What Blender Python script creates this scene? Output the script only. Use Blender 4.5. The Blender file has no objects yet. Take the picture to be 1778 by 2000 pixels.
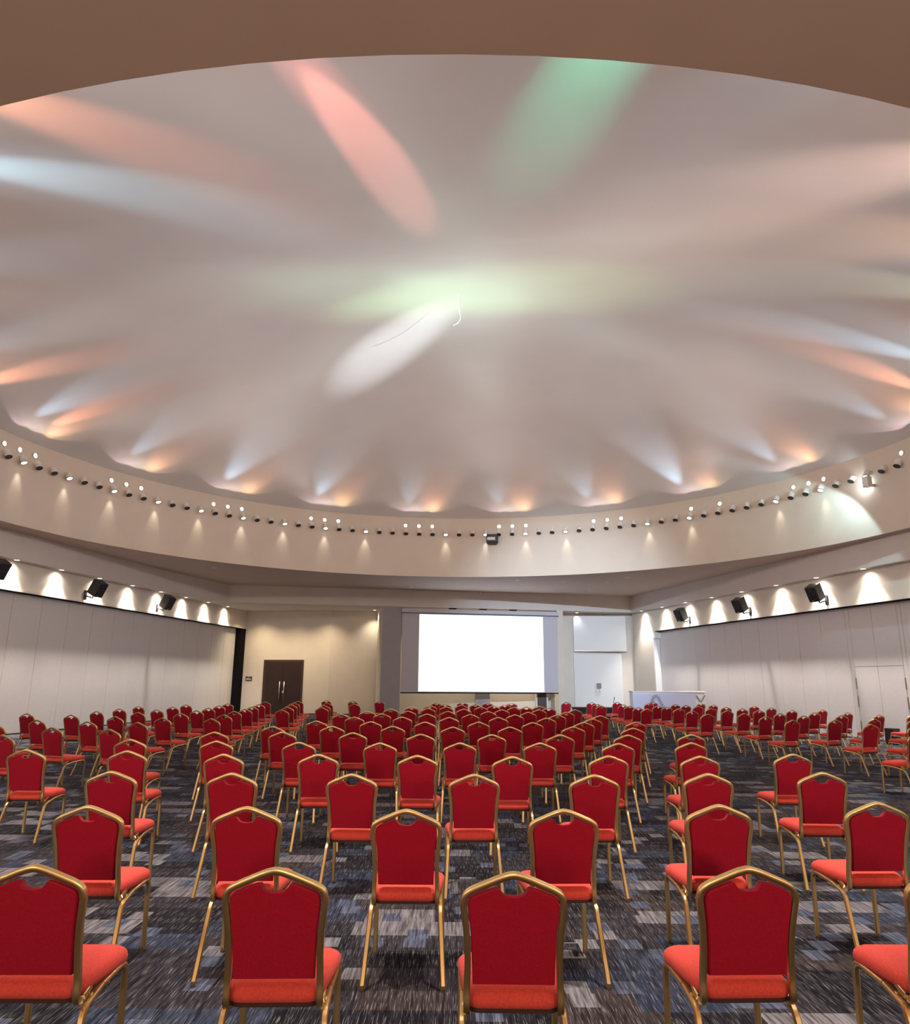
import bpy, bmesh, math, random
from mathutils import Vector, Matrix
random.seed(7)
PI = math.pi
EYE = 1.66
scene = bpy.context.scene
COL = scene.collection

# ------------------------------------------------------------------ materials
def srgb(r, g, b):
    f = lambda c: (c / 12.92 if c <= 0.04045 else ((c + 0.055) / 1.055) ** 2.4)
    return (f(r / 255), f(g / 255), f(b / 255), 1)

def mat(name, col, rough=0.6, metal=0.0, spec=0.5, emit=None, estr=0.0, noise=None, bump=None, sheen=0.0):
    m = bpy.data.materials.new(name); m.use_nodes = True
    nt = m.node_tree; b = nt.nodes['Principled BSDF']
    b.inputs['Base Color'].default_value = col if len(col) == 4 else (*col, 1)
    b.inputs['Roughness'].default_value = rough
    b.inputs['Metallic'].default_value = metal
    b.inputs['Specular IOR Level'].default_value = spec
    if sheen: b.inputs['Sheen Weight'].default_value = sheen
    if emit:
        b.inputs['Emission Color'].default_value = (*emit, 1); b.inputs['Emission Strength'].default_value = estr
    if noise or bump:
        tc = nt.nodes.new('ShaderNodeTexCoord')
    if noise:                                   # slight mottling of the surface colour: (scale, amount)
        n = nt.nodes.new('ShaderNodeTexNoise'); n.inputs['Scale'].default_value = noise[0]; n.inputs['Detail'].default_value = 3
        nt.links.new(tc.outputs['Object'], n.inputs['Vector'])
        mr = nt.nodes.new('ShaderNodeMapRange'); mr.inputs['To Min'].default_value = 1 - noise[1]; mr.inputs['To Max'].default_value = 1 + noise[1]
        mr.inputs['From Min'].default_value = 0.25; mr.inputs['From Max'].default_value = 0.75
        nt.links.new(n.outputs['Fac'], mr.inputs['Value'])
        mx = nt.nodes.new('ShaderNodeMix'); mx.data_type = 'RGBA'; mx.blend_type = 'MULTIPLY'; mx.inputs['Factor'].default_value = 1
        mx.inputs[6].default_value = b.inputs['Base Color'].default_value
        nt.links.new(mr.outputs['Result'], mx.inputs[7]); nt.links.new(mx.outputs[2], b.inputs['Base Color'])
    if bump:                                    # (scale, strength)
        n2 = nt.nodes.new('ShaderNodeTexNoise'); n2.inputs['Scale'].default_value = bump[0]
        nt.links.new(tc.outputs['Object'], n2.inputs['Vector'])
        bp = nt.nodes.new('ShaderNodeBump'); bp.inputs['Strength'].default_value = bump[1]; bp.inputs['Distance'].default_value = 0.01
        nt.links.new(n2.outputs['Fac'], bp.inputs['Height']); nt.links.new(bp.outputs['Normal'], b.inputs['Normal'])
    return m

M = {}
M['wall'] = mat('cream_wall_paint', (0.74, 0.68, 0.60), 0.75, noise=(2.0, 0.03), bump=(60, 0.05))
M['drum'] = mat('drum_plaster', (0.72, 0.63, 0.53), 0.7, noise=(1.5, 0.03), bump=(50, 0.06))
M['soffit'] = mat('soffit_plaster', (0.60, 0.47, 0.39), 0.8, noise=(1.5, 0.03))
M['beam'] = mat('beam_plaster', (0.68, 0.62, 0.58), 0.8, noise=(1.5, 0.03))
M['dome'] = mat('stretched_dome_fabric', (0.80, 0.77, 0.75), 0.85, noise=(0.6, 0.03), bump=(1.2, 0.12))
M['panel'] = mat('grey_white_partition_cloth', (0.76, 0.73, 0.73), 0.8, noise=(25, 0.05), bump=(300, 0.1))
M['black_trim'] = mat('black_track', (0.006, 0.006, 0.008), 0.9, spec=0.1)
M['pier_shade'] = mat('pier_shade_grey', (0.40, 0.38, 0.40), 0.8, noise=(3, 0.04))  # wall paint greyed, with the shade on the left pier put into it
M['white'] = mat('white_paint', (0.82, 0.82, 0.82), 0.6)
M['white_plastic'] = mat('white_plastic', (0.75, 0.72, 0.68), 0.4)
M['wood'] = mat('dark_brown_wood', (0.030, 0.011, 0.010), 0.45, noise=(6, 0.25))
M['wood_frame'] = mat('brown_door_frame', (0.055, 0.026, 0.02), 0.5, noise=(6, 0.2))
M['steel'] = mat('brushed_steel', (0.8, 0.78, 0.76), 0.3, 1.0)
M['skirting'] = mat('dark_skirting', (0.05, 0.035, 0.035), 0.5)
M['black'] = mat('black_plastic', (0.018, 0.018, 0.02), 0.45)
M['grille'] = mat('speaker_grille', (0.012, 0.012, 0.014), 0.6, bump=(200, 0.3))
M['dark_glass'] = mat('lamp_aperture_unlit', (0.02, 0.016, 0.014), 0.3)
M['lamp_on'] = mat('lamp_lens_lit', (1, 0.95, 0.85), 0.5, emit=(1.0, 0.93, 0.82), estr=6)
M['dot_on'] = mat('uplight_lens_lit', (1, 0.97, 0.9), 0.5, emit=(1.0, 0.95, 0.88), estr=9)
M['down_on'] = mat('downlight_lens_lit', (1, 0.95, 0.88), 0.5, emit=(1.0, 0.92, 0.8), estr=4)
M['flood_on'] = mat('floodlight_lens_lit', (1, 1, 1), 0.5, emit=(0.86, 0.95, 1.0), estr=30)
M['screen_lit'] = mat('projected_image', (0.9, 0.9, 0.9), 0.7, emit=(0.80, 0.88, 1.0), estr=1.9)
M['screen_cloth'] = mat('screen_cloth', (0.58, 0.57, 0.62), 0.8)
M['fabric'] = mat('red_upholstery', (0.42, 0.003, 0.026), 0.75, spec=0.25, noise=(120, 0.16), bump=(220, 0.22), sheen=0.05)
M['lit_fabric'] = mat('red_upholstery_lit', (0.88, 0.095, 0.072), 0.8, spec=0.25, noise=(120, 0.14), bump=(220, 0.22), sheen=0.08)  # same red cloth brightened: overhead light put into the seat colour
M['gold'] = mat('gold_lacquered_tube', (0.90, 0.64, 0.30), 0.36, 1.0)
M['pan'] = mat('seat_underside', (0.05, 0.02, 0.018), 0.7)
M['rubber'] = mat('foot_glide', (0.10, 0.08, 0.06), 0.5)
M['black_cloth'] = mat('black_cloth', (0.014, 0.010, 0.013), 0.9)
M['desk_blue'] = mat('pale_blue_panel', (0.62, 0.65, 0.86), 0.55)
M['emblem'] = mat('grey_emblem', (0.30, 0.31, 0.37), 0.6)
M['plaque'] = mat('dark_plaque', (0.05, 0.03, 0.015), 0.4)
M['cable'] = mat('pale_cable', (0.85, 0.85, 0.82), 0.6)
M['brass'] = mat('brass_hinge', (0.30, 0.22, 0.12), 0.4, 1.0)

def carpet_material():
    m = bpy.data.materials.new('carpet_tiles'); m.use_nodes = True
    nt = m.node_tree; N = nt.nodes; Lk = nt.links; b = N['Principled BSDF']
    b.inputs['Roughness'].default_value = 0.95; b.inputs['Specular IOR Level'].default_value = 0.1
    tc = N.new('ShaderNodeTexCoord')
    def math_(op, a, c=None):
        n = N.new('ShaderNodeMath'); n.operation = op
        for i, v in enumerate((a, c)):
            if v is None: continue
            if isinstance(v, (int, float)): n.inputs[i].default_value = v
            else: Lk.new(v, n.inputs[i])
        return n.outputs[0]
    sep = N.new('ShaderNodeSeparateXYZ'); Lk.new(tc.outputs['Object'], sep.inputs[0])
    X, Y = sep.outputs[0], sep.outputs[1]
    def cells(w, d, seed):                      # one random value per rectangle, rows shifted against each other
        row = math_('FLOOR', math_('DIVIDE', Y, d))
        wr = N.new('ShaderNodeTexWhiteNoise'); wr.noise_dimensions = '1D'; Lk.new(math_('ADD', row, seed), wr.inputs['W'])
        colm = math_('FLOOR', math_('ADD', math_('DIVIDE', X, w), wr.outputs['Value']))
        cb = N.new('ShaderNodeCombineXYZ'); Lk.new(colm, cb.inputs[0]); Lk.new(row, cb.inputs[1]); cb.inputs[2].default_value = seed
        wn = N.new('ShaderNodeTexWhiteNoise'); wn.noise_dimensions = '3D'; Lk.new(cb.outputs[0], wn.inputs['Vector'])
        return wn.outputs['Value']
    def ramp(fac, stops, mode='CONSTANT'):
        r = N.new('ShaderNodeValToRGB'); r.color_ramp.interpolation = mode
        e = r.color_ramp.elements
        while len(e) < len(stops): e.new(0.5)
        for el, (p, c) in zip(e, stops): el.position = p; el.color = c
        Lk.new(fac, r.inputs[0]); return r.outputs[0]
    big = ramp(cells(0.50, 0.28, 3.0), [(0, srgb(34, 34, 42)), (0.30, srgb(52, 50, 58)), (0.56, srgb(62, 56, 58)), (0.72, srgb(52, 60, 80)), (0.87, srgb(120, 119, 126))])
    small = cells(0.14, 0.17, 9.0)
    smallc = ramp(small, [(0, srgb(40, 40, 48)), (0.86, srgb(84, 93, 116)), (0.95, srgb(122, 122, 130))])
    smask = ramp(small, [(0, (0, 0, 0, 1)), (0.86, (1, 1, 1, 1))])
    mx = N.new('ShaderNodeMix'); mx.data_type = 'RGBA'; Lk.new(smask, mx.inputs['Factor']); Lk.new(big, mx.inputs[6]); Lk.new(smallc, mx.inputs[7])
    def streak(sx, sy, lo, hi):
        mp = N.new('ShaderNodeMapping'); mp.inputs['Scale'].default_value = (sx, sy, 1); Lk.new(tc.outputs['Object'], mp.inputs[0])
        n = N.new('ShaderNodeTexNoise'); n.inputs['Scale'].default_value = 1; n.inputs['Detail'].default_value = 2; Lk.new(mp.outputs[0], n.inputs['Vector'])
        mr = N.new('ShaderNodeMapRange'); mr.inputs['From Min'].default_value = lo; mr.inputs['From Max'].default_value = hi
        Lk.new(n.outputs['Fac'], mr.inputs['Value']); return mr.outputs[0]
    s1 = streak(210, 6.5, 0.57, 0.69)             # thin light flecks along the pile
    s2 = streak(60, 3, 0.36, 0.66)              # broader dark and light ribs
    rib = N.new('ShaderNodeMix'); rib.data_type = 'RGBA'; rib.blend_type = 'MULTIPLY'; rib.inputs['Factor'].default_value = 1
    mr = N.new('ShaderNodeMapRange'); mr.inputs['To Min'].default_value = 0.42; mr.inputs['To Max'].default_value = 1.5; Lk.new(s2, mr.inputs['Value'])
    Lk.new(mx.outputs[2], rib.inputs[6]); Lk.new(mr.outputs[0], rib.inputs[7])
    fl = N.new('ShaderNodeMix'); fl.data_type = 'RGBA'
    fm = math_('MULTIPLY', s1, 0.50); Lk.new(fm, fl.inputs['Factor']); Lk.new(rib.outputs[2], fl.inputs[6]); fl.inputs[7].default_value = srgb(180, 176, 180)
    Lk.new(fl.outputs[2], b.inputs['Base Color'])
    return m
M['carpet'] = carpet_material()

# ------------------------------------------------------------------ mesh helpers
def obj(name, bm, m, parent=None, smooth=False, loc=None, rot=None):
    me = bpy.data.meshes.new(name)
    if smooth:
        for f in bm.faces: f.smooth = True
    bm.to_mesh(me); bm.free(); me.materials.append(m)
    o = bpy.data.objects.new(name, me); COL.objects.link(o)
    if parent is not None: o.parent = parent
    if loc is not None: o.location = loc
    if rot is not None: o.rotation_euler = rot
    return o

def tag(o, label, cat, group=None):
    o['label'] = label; o['category'] = cat
    if group: o['group'] = group
    return o

def thing(name, label, cat, loc=(0, 0, 0), rz=0.0, group=None):
    o = bpy.data.objects.new(name, None); COL.objects.link(o); o.empty_display_size = 0.1
    o.location = loc; o.rotation_euler = (0, 0, rz)
    return tag(o, label, cat, group)

def struct(name, bm, m, smooth=False, parent=None):
    o = obj(name, bm, m, parent, smooth)
    if parent is None: o['kind'] = 'structure'
    return o

def add_box(bm, x0, x1, y0, y1, z0, z1, mtx=None, bevel=0.0):
    g = bmesh.ops.create_cube(bm, size=1.0)
    vs = g['verts']
    for v in vs:
        v.co = Vector((x0 + (v.co.x + .5) * (x1 - x0), y0 + (v.co.y + .5) * (y1 - y0), z0 + (v.co.z + .5) * (z1 - z0)))
    if bevel:
        es = list({e for v in vs for e in v.link_edges})
        r = bmesh.ops.bevel(bm, geom=es, offset=bevel, segments=2, affect='EDGES', profile=0.5)
        vs = list({v for f in r['faces'] for v in f.verts} | {v for v in vs if v.is_valid})
    if mtx is not None:
        for v in vs: v.co = mtx @ v.co
    return vs

def box(*a, **k):
    bm = bmesh.new(); add_box(bm, *a, **k); return bm

def frame_box(p, d, s0, s1, n0, n1, z0, z1, nrm):
    """box along plan direction d from point p (plan), n along nrm"""
    bm = bmesh.new()
    mt = Matrix(((d[0], nrm[0], 0, p[0]), (d[1], nrm[1], 0, p[1]), (0, 0, 1, 0), (0, 0, 0, 1)))
    add_box(bm, s0, s1, n0, n1, z0, z1, mt)
    bmesh.ops.recalc_face_normals(bm, faces=bm.faces)
    return bm

def add_prism(bm, pts, z0, z1):
    a = [bm.verts.new((x, y, z0)) for x, y in pts]; b = [bm.verts.new((x, y, z1)) for x, y in pts]
    n = len(pts)
    for i in range(n): bm.faces.new((a[i], a[(i + 1) % n], b[(i + 1) % n], b[i]))
    bm.faces.new(list(reversed(a))); bm.faces.new(b)
    bmesh.ops.recalc_face_normals(bm, faces=bm.faces)

def add_lathe(bm, prof, seg=24, mtx=None):
    rings = []
    for r, z in prof:
        if r < 1e-6: rings.append([bm.verts.new((0, 0, z))])
        else: rings.append([bm.verts.new((r * math.cos(2 * PI * i / seg), r * math.sin(2 * PI * i / seg), z)) for i in range(seg)])
    new = [v for rg in rings for v in rg]
    for A, B in zip(rings, rings[1:]):
        for i in range(seg):
            j = (i + 1) % seg
            if len(A) == 1 and len(B) == 1: continue
            if len(A) == 1: bm.faces.new((A[0], B[j], B[i]))
            elif len(B) == 1: bm.faces.new((A[i], A[j], B[0]))
            else: bm.faces.new((A[i], A[j], B[j], B[i]))
    if mtx is not None:
        for v in new: v.co = mtx @ v.co
    return new

def catmull(pts, per=8):
    P = [Vector(p) for p in pts]; out = []
    for i in range(len(P) - 1):
        p0 = P[max(i - 1, 0)]; p1 = P[i]; p2 = P[i + 1]; p3 = P[min(i + 2, len(P) - 1)]
        for k in range(per):
            t = k / per
            out.append(0.5 * ((2 * p1) + (-p0 + p2) * t + (2 * p0 - 5 * p1 + 4 * p2 - p3) * t * t + (-p0 + 3 * p1 - 3 * p2 + p3) * t ** 3))
    out.append(P[-1]); return out

def fillet(pts, rad, seg=5):
    """polyline with rounded corners; rad = one number or one per inner point"""
    P = [Vector(p) for p in pts]; out = [P[0]]
    for i in range(1, len(P) - 1):
        r = rad if isinstance(rad, (int, float)) else rad[i - 1]
        a = (P[i - 1] - P[i]); c = (P[i + 1] - P[i]); la, lc = a.length, c.length; a.normalize(); c.normalize()
        ang = a.angle(c); t = min(r / math.tan(ang / 2), la * .49, lc * .49)
        q0 = P[i] + a * t; q1 = P[i] + c * t
        for k in range(seg + 1):
            s = k / seg; out.append(q0 * (1 - s) ** 2 + P[i] * 2 * s * (1 - s) + q1 * s * s)
    out.append(P[-1]); return out

def add_sweep(bm, path, prof, ref):
    """sweep a closed profile [(u,v)] along path; v axis follows ref, u = tangent x ref"""
    path = [Vector(p) for p in path]; ref = Vector(ref); rings = []; n = len(path)
    for i, p in enumerate(path):
        t = (path[min(i + 1, n - 1)] - path[max(i - 1, 0)]).normalized()
        s = t.cross(ref).normalized(); w = s.cross(t).normalized()
        rings.append([bm.verts.new(p + s * u + w * v) for u, v in prof])
    k = len(prof)
    for A, B in zip(rings, rings[1:]):
        for i in range(k): bm.faces.new((A[i], A[(i + 1) % k], B[(i + 1) % k], B[i]))
    bm.faces.new(list(reversed(rings[0]))); bm.faces.new(rings[-1])
    bmesh.ops.recalc_face_normals(bm, faces=bm.faces)

def circle_prof(r, n=10, ry=None):
    ry = ry or r
    return [(r * math.cos(2 * PI * i / n), ry * math.sin(2 * PI * i / n)) for i in range(n)]

def grid_surface(bm, rows, closed=False):
    vr = [[bm.verts.new(p) for p in r] for r in rows]
    for A, B in zip(vr, vr[1:]):
        n = len(A)
        for i in range(n if closed else n - 1):
            bm.faces.new((A[i], A[(i + 1) % n], B[(i + 1) % n], B[i]))
    return vr

ORD = ['first', 'second', 'third', 'fourth', 'fifth', 'sixth', 'seventh', 'eighth', 'ninth', 'tenth', 'eleventh', 'twelfth',
       'thirteenth', 'fourteenth', 'fifteenth', 'sixteenth', 'seventeenth', 'eighteenth', 'nineteenth']
def ordinal(n):                                  # 1-based, in words
    if n <= 19: return ORD[n - 1]
    tens = ['', '', 'twenty', 'thirty', 'forty', 'fifty', 'sixty', 'seventy'][n // 10]
    if n % 10 == 0: return {'twenty': 'twentieth', 'thirty': 'thirtieth', 'forty': 'fortieth', 'fifty': 'fiftieth', 'sixty': 'sixtieth', 'seventy': 'seventieth'}[tens]
    return tens + '-' + ORD[n % 10 - 1]

# ------------------------------------------------------------------ light levels
EXPOSURE = 0.0
DOWN_W = 26
BASE_W = 610; BASE_DEG = 62; BASE_DZ = 0.6
NEAR_W = 18; NEAR_DEG = 124
BLUE_W = 300; ORANGE_W = 90
BLUE_K = (1.0, .7, 1.2, .9, .45, .4, .6, 1.5, .8, .6); ORANGE_K = (1.2, 1, .9, 1, 1.1, 1.1, .9, .8, 1.2, 1)
COVE_W = 760; COVE_SOFT = 60
RECESS_W = 330
SOFFIT_FILL_W = 120; SOFFIT_FILL_XY = [(-7, 2.2), (-3.6, 1.8), (0, 1.6), (3.6, 1.8), (7, 2.2)]
RIM_FILL_W = 1200
REAR_FILL_X = (-12, -6, 0, 6, 12); REAR_FILL_W = 900; REAR_FILL_Z = 2.4
FLOOD_W = 150; CORNER_W = 21000
YAW_MAIN, YAW_LEFT, YAW_RIGHT = 0, 20, -22
# (lamp azimuth, aim azimuth, aim radius, watts, colour, cone, blend)
BEAMS = [
    (-165.5, -165.6, 6.2, 4600, (1, .33, .25), 10, .6),
    (-165.5, -165.6, 8.4, 1500, (1, .30, .27), 13, .8),
    (139, -37, 3.4, 19000, (.84, .94, 1), 8, 1),
    (168.5, 168, 10.0, 2000, (.08, 1, .60), 24, 1),
    (168.5, 168, 6.0, 380, (.45, 1, .80), 20, 1),
    (-77, 103, 1.0, 7000, (.58, 1, .45), 13, 1),
    (80, -100, 2.0, 4200, (.42, 1, .52), 11, 1),
    (-170, 10, 0.3, 1500, (.72, 1, .90), 19, 1),
    (-110, 70, 0.3, 1500, (.72, 1, .90), 19, 1),
    (-50, 130, 0.3, 1500, (.72, 1, .90), 19, 1),
    (10, 190, 0.3, 1500, (.72, 1, .90), 19, 1),
    (70, 250, 0.3, 1500, (.72, 1, .90), 19, 1),
    (130, 310, 0.3, 1500, (.72, 1, .90), 19, 1),
    (-134.5, -134, 8.5, 1500, (.50, .84, 1), 20, 1),
    (-145, -144, 9.5, 1200, (1, .36, .2), 24, 1),
    (-92, -90, 11, 500, (1, .36, .2), 26, 1),
    (-78, -76, 11, 300, (1, .36, .2), 26, 1),
    (137, 135, 8.0, 900, (1, .55, .34), 34, 1),
    (122, 122, 8.0, 700, (1, .62, .34), 34, 1),
    (97, 96, 9.4, 900, (.55, .80, 1), 18, 1),
    (90, 90.5, 10.4, 700, (1, .36, .2), 22, 1),
    (112, 111, 9, 500, (.8, 1, .75), 22, 1),
]

CH_MAIN = [[(-1.67, 3.11), (-0.7, 3.09), (0.24, 3.05), (1.2, 3.16), (2.06, 3.18)], [(-2.14, 4.49), (-1.21, 4.49), (-0.27, 4.44), (0.65, 4.48), (1.63, 4.68), (2.68, 4.82)], [(-2.76, 6.11), (-1.77, 6.05), (-0.81, 6.05), (0.17, 6.08), (1.14, 6.1), (2.1, 6.23), (3.11, 6.37)], [(-4.48, 7.89), (-3.39, 7.82), (-2.3, 7.54), (-1.36, 7.59), (-0.36, 7.55), (0.59, 7.5), (1.58, 7.65), (2.52, 7.68), (3.6, 7.97)], [(-4.0, 9.28), (-2.88, 9.11), (-1.86, 9.03), (-0.88, 9.01), (0.08, 9.09), (1.06, 9.17), (2.02, 9.18), (2.97, 9.36)], [(-3.4, 10.64), (-2.46, 10.75), (-1.44, 10.71), (-0.46, 10.52), (0.54, 10.52), (1.51, 10.57), (2.48, 10.63), (3.44, 10.81)], [(-2.91, 12.01), (-1.98, 12.17), (-1.0, 12.28), (-0.01, 12.16), (0.93, 12.27), (2.0, 12.46), (2.94, 12.21)], [(-2.52, 13.69), (-1.51, 13.59), (-0.52, 13.56), (0.46, 13.68), (1.45, 13.65), (2.42, 13.83), (3.43, 14.02)], [(-2.03, 15.23), (-1.06, 15.37), (-0.09, 15.31), (0.93, 15.46), (1.92, 15.36), (2.82, 15.12)], [(-2.5, 16.52), (-1.62, 16.81), (-0.6, 16.82), (0.38, 16.77), (1.38, 16.75), (2.35, 16.84), (3.27, 16.58)], [(-2.11, 18.15), (-1.13, 18.39), (-0.14, 18.39), (0.86, 18.42), (1.82, 18.14), (2.8, 18.4)], [(-1.67, 19.72), (-0.7, 20.19), (0.28, 19.96), (1.28, 19.66), (2.28, 19.84), (3.27, 20.02)], [(-1.21, 21.44), (-0.21, 21.54), (0.8, 21.65), (1.76, 21.55), (2.17, 22.12), (2.62, 22.7), (2.74, 21.33)], [(-0.71, 22.54), (0.24, 23.17), (1.23, 22.84)], [(-0.28, 24.33), (0.72, 24.32), (1.67, 24.05)], [(-0.59, 25.75), (0.32, 26.53), (1.2, 26.04), (2.03, 26.03)]]
CH_LEFT = [[(-5.93, 9.84)], [(-7.36, 11.99), (-6.12, 11.39), (-5.08, 11.03)], [(-7.47, 13.37), (-6.39, 13.02), (-5.42, 12.79)], [(-9.05, 15.77), (-7.89, 15.35), (-6.7, 14.73), (-5.61, 14.34), (-4.62, 14.19)], [(-8.2, 17.07), (-7.06, 16.62), (-5.98, 16.29), (-4.87, 15.75)], [(-8.35, 18.55), (-7.29, 18.24), (-6.17, 17.83), (-5.18, 17.53)], [(-8.65, 20.36), (-7.65, 20.2), (-6.44, 19.49), (-5.3, 18.86), (-4.28, 18.48)], [(-7.89, 21.86), (-6.72, 21.24), (-5.59, 20.56), (-4.59, 20.44), (-3.61, 20.28)], [(-7.06, 23.15), (-5.91, 22.5), (-4.9, 22.34), (-3.81, 21.79)], [(-6.42, 25.23), (-5.24, 24.31), (-4.14, 24.26), (-3.14, 23.45)], [(-5.5, 26.18)], [(-4.77, 27.7), (-3.65, 26.8), (-2.7, 26.89)]]
CH_RIGHT = [[(7.11, 11.45)], [(7.77, 13.86), (8.41, 13.54)], [(6.92, 15.18), (7.95, 15.49), (9.05, 15.99), (9.9, 15.99)], [(7.09, 16.86), (8.2, 17.4), (9.27, 17.74), (10.43, 18.21), (11.27, 18.23)], [(6.1, 17.82), (7.18, 18.34), (8.2, 18.65), (9.39, 19.3), (10.36, 19.51)], [(6.35, 19.71), (7.46, 20.2), (8.52, 20.68), (9.51, 20.85), (10.7, 21.51)], [(5.47, 20.96), (6.58, 22.85), (6.53, 21.44), (7.58, 21.81), (8.51, 21.84), (9.84, 22.94)], [(5.53, 22.17), (5.56, 23.39), (6.57, 23.82), (7.8, 23.64), (8.52, 23.15), (10.01, 24.66)], [(4.68, 23.43), (5.68, 24.78), (7.77, 24.75), (7.71, 25.72), (8.94, 25.49)], [(4.91, 25.35), (7.03, 26.62), (9.05, 27.08)], [(4.15, 27.25), (5.09, 27.29), (6.16, 27.85), (7.7, 28.53)]]
# ------------------------------------------------------------------ camera
PITCH = math.atan(330 / 1400); ROLL = math.radians(0.4)
cp, sp = math.cos(PITCH), math.sin(PITCH); cr, sr = math.cos(ROLL), math.sin(ROLL)
fwd = Vector((0, cp, sp)); r0 = Vector((1, 0, 0)); u0 = Vector((0, -sp, cp))
rgt = cr * r0 + sr * u0; up = -sr * r0 + cr * u0
cam = bpy.data.cameras.new('camera'); cam.sensor_fit = 'HORIZONTAL'; cam.sensor_width = 36; cam.lens = 1400 / 1778 * 36
cam.clip_start = 0.05; cam.clip_end = 200
co = bpy.data.objects.new('camera', cam); COL.objects.link(co)
co.matrix_world = Matrix(((rgt.x, up.x, -fwd.x, 0), (rgt.y, up.y, -fwd.y, 0), (rgt.z, up.z, -fwd.z, EYE), (0, 0, 0, 1)))
scene.camera = co

# ------------------------------------------------------------------ room shell
Z_LOW, Z_SOF, Z_RIM, Z_TOP = 5.08, 5.88, 8.38, 11.50
DC = Vector((0.04, 16.9)); DR = 12.8
L0 = Vector((-13.34, 22.41)); DL = Vector((0.1534, 0.9882)); NL = Vector((0.9882, -0.1534))
R0 = Vector((12.64, 23.38)); DRR = Vector((-0.2298, 0.9732)); NR = Vector((-0.9732, -0.2298))
A0 = Vector((-10.3, 32.75)); DB = Vector((0.98333, 0.18185)); NB = Vector((0.18185, -0.98333))   # line of the beam across the back

bm = bmesh.new(); add_prism(bm, [(-21, -6.2), (21, -6.2), (21, 40), (-21, 40)], -0.2, 0.0)
struct('floor', bm, M['carpet'])

beam_loop = [(-17.25, -6.0), (-13.10, 20.4), (-12.36, 24.6), (-11.50, 28.8), (-10.3, 32.75), (8.9, 36.30), (10.08, 31.7), (12.12, 23.0), (13.36, 17.7), (18.85, -6.0)]
# soffit with the round opening
bm = bmesh.new()
NSEG = 160
ring = [bm.verts.new((DC.x + DR * math.sin(2 * PI * i / NSEG), DC.y + DR * math.cos(2 * PI * i / NSEG), Z_SOF)) for i in range(NSEG)]
outer = [bm.verts.new((x, y, Z_SOF)) for x, y in beam_loop]
edges = [bm.edges.new((ring[i], ring[(i + 1) % NSEG])) for i in range(NSEG)] + [bm.edges.new((outer[i], outer[(i + 1) % len(outer)])) for i in range(len(outer))]
bmesh.ops.triangle_fill(bm, edges=edges, use_beauty=True)
struct('ceiling', bm, M['soffit'])
# lower ceiling band outside the beam
bm = bmesh.new()
inner = [bm.verts.new((x, y, Z_LOW)) for x, y in beam_loop]
outer = [bm.verts.new(p) for p in ((-21, -6.0001, Z_LOW), (-21, 40, Z_LOW), (21, 40, Z_LOW), (21, -6.0001, Z_LOW))]
ed = [bm.edges.new((inner[i], inner[i + 1])) for i in range(len(inner) - 1)] + [bm.edges.new((outer[i], outer[i + 1])) for i in range(3)]
ed += [bm.edges.new((inner[0], outer[0])), bm.edges.new((inner[-1], outer[3]))]
bmesh.ops.triangle_fill(bm, edges=ed, use_beauty=True)
struct('ceiling_lower', bm, M['beam'])
# the beam: the step between the two ceilings
for nm, seg in (('trim_1', beam_loop[0:5]), ('trim_2', beam_loop[4:6]), ('trim_3', beam_loop[5:10])):
    bm = bmesh.new()
    grid_surface(bm, [[(x, y, Z_LOW) for x, y in seg], [(x, y, Z_SOF) for x, y in seg]])
    struct(nm, bm, M['beam'])
# drum wall and dome
bm = bmesh.new()
rows = [[(DC.x + DR * math.sin(2 * PI * i / NSEG), DC.y + DR * math.cos(2 * PI * i / NSEG), z) for i in range(NSEG)] for z in (Z_SOF, (Z_SOF + Z_RIM) / 2, Z_RIM)]
grid_surface(bm, rows, True); struct('wall_drum', bm, M['drum'], True)
bm = bmesh.new()
rows = []
for k in range(41):
    r = (DR + 0.02) * (1 - k / 40) if k < 40 else 0.02
    z = Z_RIM - 0.01 + (Z_TOP - Z_RIM) * (1 - (r / DR) ** 2)
    rows.append([(DC.x + r * math.sin(2 * PI * i / NSEG), DC.y + r * math.cos(2 * PI * i / NSEG), z) for i in range(NSEG)])
vr = grid_surface(bm, rows, True); bm.faces.new(vr[-1])
struct('ceiling_dome', bm, M['dome'], True)

# ---- left side: header, partition of hung panels, black post as the dark pocket
H0 = 4.21
hl = struct('wall_left', frame_box(L0, DL, -28.8, 15.3, 0.30, -0.30, H0, Z_LOW + .02, NL), M['wall'])
bm = frame_box(L0, DL, -28.8, -4.40, 0.0, -0.25, 0, H0, NL); obj('plain_run', bm, M['panel'], hl)
obj('track', frame_box(L0, DL, -28.8, 15.0, 0.285, 0.02, H0 - .035, H0, NL), M['black_trim'], hl)
obj('track_lip', frame_box(L0, DL, -28.8, 15.28, 0.33, 0.285, H0 - .02, H0 + .06, NL), M['wall'], hl)
for k in range(15):
    s0 = -4.38 + 1.27 * k; s1 = min(s0 + 1.27, 14.62)
    if s1 - s0 > .2:
        obj('panel', frame_box(L0, DL, s0 + .007, s1 - .007, 0.0, -0.09, 0.03, H0 + .3, NL), M['panel'], hl)
obj('pocket_dark', frame_box(L0, DL, 14.62, 15.3, 0.29, -0.4, 0, H0, NL), M['black_trim'], hl)  # black post standing in for the dark of the track pocket
obj('panel_backing', frame_box(L0, DL, -4.5, 14.7, -0.10, -0.2, 0, H0 + .3, NL), M['black_trim'], hl)
struct('baseboard_left', frame_box(L0, DL, -4.4, 14.6, 0.012, -0.02, 0, 0.035, NL), M['skirting'])

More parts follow.
